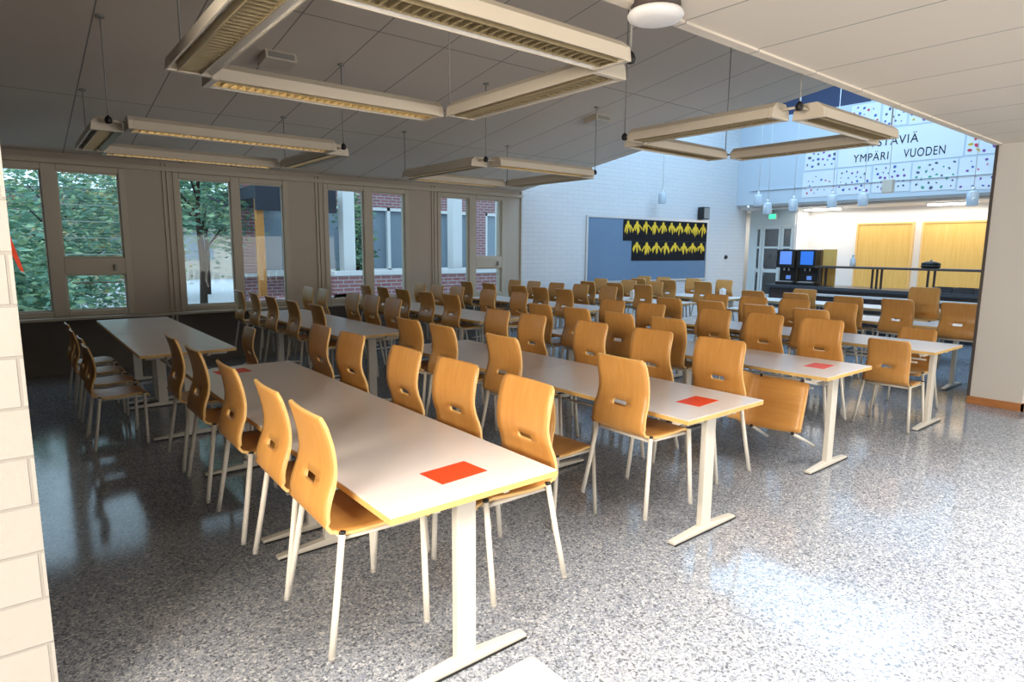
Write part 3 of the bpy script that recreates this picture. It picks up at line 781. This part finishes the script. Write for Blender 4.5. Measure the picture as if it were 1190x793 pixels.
def coffee(y0, y1, h, label, scr, kind):
    t = thing('coffee_machine', label, 'coffee machine', (12.75, (y0+y1)/2, .86), 0, 'dark coffee machines')
    w = (y1-y0)/2
    b = B(); b.box(.16, .45, -w, w, 0, h); b.box(0, .16, -w, w, h*.48, h); b.box(0, .16, -w, w, 0, h*.08); b.build('body', 'black', t, bevel=.012)
    b = B(); b.box(-.006, 0, -w*.7, w*.6, h*.58, h*.95); b.build('screen', scr, t)
    b = B(); b.tube([(.08, -.05, h*.40), (.08, -.05, h*.48)], .015, 8); b.tube([(.08, .05, h*.40), (.08, .05, h*.48)], .015, 8); b.build('spout', 'alu', t)
    b = B(); b.box(0.01, .15, -w*.8, w*.8, h*.08, h*.10); b.build('drip_tray', 'alu', t)
    b = B(); b.box(.153, .16, -.06, .04, h*.15, h*.26); b.build('label_plate', 'screen2', t)
coffee(6.47, 6.86, .73, 'dark coffee machine with pale screen at the left end of counter', 'screen2', 0)
coffee(6.02, 6.42, .73, 'dark coffee machine with bright blue screen, right one of the pair', 'screen', 1)
b = B(); b.box(12.95, 12.99, 5.72, 5.98, .86, 1.60); tag(b.build('wooden_board', 'yellowwood', bevel=.004), 'upright pale wooden board beside the coffee machines', 'board')
t = thing('soup_kettle', 'low black round kettle with lid on the counter shelf', 'kettle', (12.88, 4.03, 1.27))
b = B(); b.lathe([(.13, 0), (.15, .02), (.15, .07)], n=20); b.build('pot', 'black', t)
b = B(); b.lathe([(.155, .07), (.14, .10), (.06, .125), (.02, .13)], n=20); b.build('lid', 'black', t)
b = B(); b.lathe([(.02, .13), (.022, .15), (.01, .155)], n=10); b.build('knob', 'grey', t)
for k in range(3):
    y = 3.12+k*.31
    t = thing('serving_tray', 'dark blue serving tray on the counter, %s from the right' % ORD[k], 'tray', (12.75, y, .86), 0, 'dark serving trays')
    b = B(); b.box(-.15, .15, -.14, .14, 0, .01); b.build('base', 'navy', t)
    b = B(); b.box(-.16, -.15, -.15, .15, 0, .09); b.box(.15, .16, -.15, .15, 0, .09); b.box(-.15, .15, -.15, -.14, 0, .09); b.box(-.15, .15, .14, .15, 0, .09); b.build('rim', 'dark', t)
t = thing('hand_sanitizer', 'small pale bottle standing on the counter shelf', 'bottle', (12.85, 5.35, 1.27))
b = B(); b.lathe([(.045, 0), (.05, .01), (.05, .14), (.02, .17), (.02, .2)], n=14); b.build('bottle_body', 'pend', t)
b = B(); b.lathe([(.024, .2), (.024, .235)], n=10); b.build('pump', 'white', t)
for k, (y, lab) in enumerate(((6.98, 'left strip lamp on the kitchen ceiling'), (4.42, 'right strip lamp on the kitchen ceiling'))):
    t = thing('kitchen_lamp', lab, 'ceiling lamp', (14.9, y, 2.565), 0, 'kitchen strip lamps')
    b = B(); b.box(-.08, .08, -.42, .42, -.03, .0); b.build('housing', 'white', t)
    b = B(); b.box(-.07, .07, -.40, .40, -.06, -.03); b.build('diffuser', 'klight', t, bevel=.01)

# ------------------------------------------------------------------ outside
b = B(); b.box(-30, 45, 9.45, 60, -.35, -.15); struct(b.build('ground', 'paving'))
def tree(x, y, h, r, mats, label, n=1600, trunk=True, zb=None, sq=1.):
    t = thing('tree', label, 'tree', (x, y, -.15), 0, 'trees in the courtyard')
    b = B()
    if trunk:
        b.tube([(0, 0, 0), (.05, .02, h*.3), (.0, .0, h*.55), (.08, .05, h*.8)], .09, 10, r2=.03)
        for k in range(6):
            a = k*1.05; z = h*(.35+.07*k)
            b.tube([(.02, .01, z), (math.cos(a)*r*.4, math.sin(a)*r*.4, z+h*.12), (math.cos(a)*r*.7, math.sin(a)*r*.7, z+h*.2)], .03, 6, r2=.008)
        b.build('trunk', 'bark', t)
    g = B(); zb = h*.4 if zb is None else zb
    clus = [(random.uniform(-.7, .7)*r, random.uniform(-.7, .7)*r, random.uniform(zb, h)) for _ in range(26)]
    for k in range(n):
        c = random.choice(clus); s = r*.30
        p = Vector((c[0]+random.gauss(0, s), c[1]+random.gauss(0, s), max(.05, c[2]+random.gauss(0, s*sq))))
        sz = random.uniform(.05, .11)
        Rm = Matrix.Rotation(random.uniform(0, 6.28), 3, 'Z') @ Matrix.Rotation(random.uniform(0, 3), 3, 'X')
        q = [p + Rm @ Vector(v) for v in ((-sz, 0, 0), (0, -sz*.5, 0), (sz, 0, 0), (0, sz*.5, .02))]
        g.add(q, [(0, 1, 2, 3)], random.choice((0, 0, 1)))
    o = g.build('foliage', mats, t, fix=False); o['kind'] = 'stuff'
tree(-.4, 13.2, 2.15, 1.2, ['leafA', 'leafB'], 'dense green tree outside the leftmost window pane', 4200, True, .3)
tree(.9, 17.5, 3.0, 1.4, ['leafA', 'leafB'], 'green bushy tree farther out behind the leftmost window', 4200, True, .2)
tree(2.9, 22.5, 3.8, 1.4, ['leafB', 'leafC'], 'yellowing tree outside behind the blinds of the left window', 4500, True, .6)
tree(3.35, 15.2, 4.3, 1.0, ['leafA', 'leafB'], 'slim tree with dark trunk outside the second window', 2000, True, 1.7)
tree(5.6, 24.5, 5, 1.9, ['leafA', 'leafB'], 'broad tree far outside the second window', 4500, True, 2.3)
tree(7.05, 15.2, 2.9, .45, ['leafA', 'leafB'], 'narrow green shrub outside the third window', 1500, True, .4)
tree(-4.5, 19, 4.5, 2.0, ['leafA', 'leafB'], 'large dark tree at the left end of the courtyard', 2500, True, .2)
tree(1.2, 28, 5.0, 2.2, ['leafA', 'leafC'], 'tall tree at the back of the courtyard', 5000, True, .2)
t = thing('pale_house', 'pale low house far behind the courtyard trees', 'house', (0, 36, -.15))
b = B(); b.box(-14, 11, 0, 6, 0, 3.2); b.build('wall', 'winwall', t)
b = B(); b.prism([(-.6, 3.2), (6.6, 3.2), (3, 4.6)], -14.4, 11.4, 0, 'x'); b.build('roof', 'roofdark', t)
for x in (-9, -5, -1, 3, 7):
    b = B(); b.box(x, x+1.6, -.04, .02, 1.0, 2.4); b.build('window', 'darkglass', t)
# brick building across the yard
YB = 17.0
t = thing('brick_building', 'red brick school wing with white windows across the yard', 'building')
b = B(); b.box(4.7, 22, YB, YB+.4, -.2, .85); b.box(4.7, 22, YB, YB+.4, 2.75, 5.0)
for x in (4.7, 7.6, 9.8, 12.0, 14.2, 16.4, 18.6): b.box(x, x+.55, YB, YB+.4, .85, 2.75)
b.build('wall', 'redbrick', t)
b = B(); b.box(4.4, 22.3, YB-1.2, YB+4, 5.0, 5.25); b.build('roof', 'roofdark', t)
for x in (5.25, 8.15, 10.35, 12.55, 14.75, 16.95):
    w_ = 2.35 if x < 6 else 1.65
    f = B()
    for (p, q, z0, z1) in ((x, x+.09, .85, 2.75), (x+w_-.09, x+w_, .85, 2.75), (x+w_/2-.05, x+w_/2+.05, .85, 2.75), (x, x+w_, .85, .95), (x, x+w_, 2.65, 2.75)): f.box(p, q, YB+.02, YB+.14, z0, z1)
    fo = f.build('window', 'white', t)
    g = B(); g.box(x, x+w_, YB+.15, YB+.18, .9, 2.7); g.build('pane', 'darkglass', fo)
b = B(); b.box(4.6, 22, YB-.25, YB, .80, .88); b.build('sill', 'white', t)
# covered walkway with timber and white posts
t = thing('walkway_roof', 'dark flat walkway roof outside the second window', 'canopy')
b = B(); b.box(4.0, 5.7, 13.2, 16.9, 2.55, 2.8); b.build('roof', 'roofdark', t)
for x in (4.1, 4.72, 5.3):
    b = B(); b.box(x-.07, x+.07, 13.3, 13.44, -.15, 2.55); b.build('post', 'post', t)
b = B(); b.box(4.0, 5.7, 13.2, 13.3, 2.3, 2.55); b.build('fascia', 'roofdark', t)
b = B(); b.box(3.75, 5.9, 13.0, 13.15, -.15, .55); tag(b.build('garden_wall', 'redbrick'), 'low red brick wall outside the second window', 'wall')
b = B(); b.box(5.5, 16, 13.0, 13.2, -.15, .95); b.box(5.5, 16, 12.97, 13.23, .95, 1.05, 1); tag(b.build('yard_wall', ['redbrick', 'white']), 'low red brick wall with white capping outside the right windows', 'wall')
for k, x in enumerate((6.1, 7.75, 9.05, 10.6, 12.2)):
    t = thing('white_column', 'white square column outside, %s from the left' % ORD[k], 'column', (x, 13.6, -.15), 0, 'white columns in the yard')
    b = B(); b.box(-.14, .14, -.14, .14, 0, 3.1); b.build('shaft', 'white', t, bevel=.01)
    b = B(); b.box(-.18, .18, -.18, .18, 0, .15); b.build('plinth', 'white', t)

# ------------------------------------------------------------------ light
def area(name, loc, rot, sx, sy, power, col, spread=None):
    l = bpy.data.lights.new(name, 'AREA'); l.shape = 'RECTANGLE'; l.size = sx; l.size_y = sy; l.energy = power; l.color = col
    if spread: l.spread = spread
    o = bpy.data.objects.new(name, l); COL.objects.link(o); o.location = loc; o.rotation_euler = rot
    return o
def aim(o, target):
    d = Vector(target) - o.location
    o.rotation_euler = d.to_track_quat('-Z', 'Y').to_euler()
# lobby lighting behind and to the right of the camera
k = area('lobby_lamp_left', (-2.9, .1, 2.2), (0, 0, 0), 2.4, 1.3, 390, (1, .88, .74)); aim(k, (2.2, 2.2, .6))
area('lobby_lamp_near', (1.3, .2, 2.59), (0, 0, 0), 1.6, .8, 100, (1, .92, .83), math.radians(105))
area('lobby_lamp_right', (4.3, .3, 2.59), (0, 0, 0), 2.6, .9, 78, (1, .95, .89), math.radians(100))
area('lobby_lamp_far_right', (8.0, -1.8, 2.59), (0, 0, 0), 2.2, 1.4, 75, (1, .95, .89), math.radians(125))
k = area('lobby_uplight_fill', (6.5, -5.5, .9), (0, 0, 0), 7, 2.2, 220, (1, .93, .84), math.radians(130)); aim(k, (4.4, 3.2, 3.1))  # added unseen fill, tilted upward to brighten soffit and ceiling
# skylight of the atrium
area('skylight_daylight', (11, 5.6, 5.66), (0, 0, 0), 4.6, 5.0, 290, (.42, .68, 1.0))
# kitchen
area('kitchen_light', (14.9, 5.0, 2.5), (0, 0, 0), .9, 5.0, 58, (1, .95, .87))
area('corridor_light', (15.8, 8.4, 2.5), (0, 0, 0), .8, .8, 18, (1, .97, .92))

W = bpy.data.worlds.new('sky'); S.world = W; W.use_nodes = True
nt = W.node_tree; bg = nt.nodes['Background']
bg.inputs['Color'].default_value = (.60, .80, 1, 1); bg.inputs['Strength'].default_value = 2.3

S.view_settings.view_transform = 'Standard'; S.view_settings.look = 'None'
S.view_settings.exposure = 0; S.view_settings.gamma = 1; S.view_settings.use_curve_mapping = False
S.cycles.use_denoising = True
S.cycles.max_bounces = 6; S.cycles.diffuse_bounces = 4; S.cycles.glossy_bounces = 3; S.cycles.transparent_max_bounces = 8
S.cycles.sample_clamp_indirect = 6
S.cycles.caustics_reflective = False; S.cycles.caustics_refractive = False
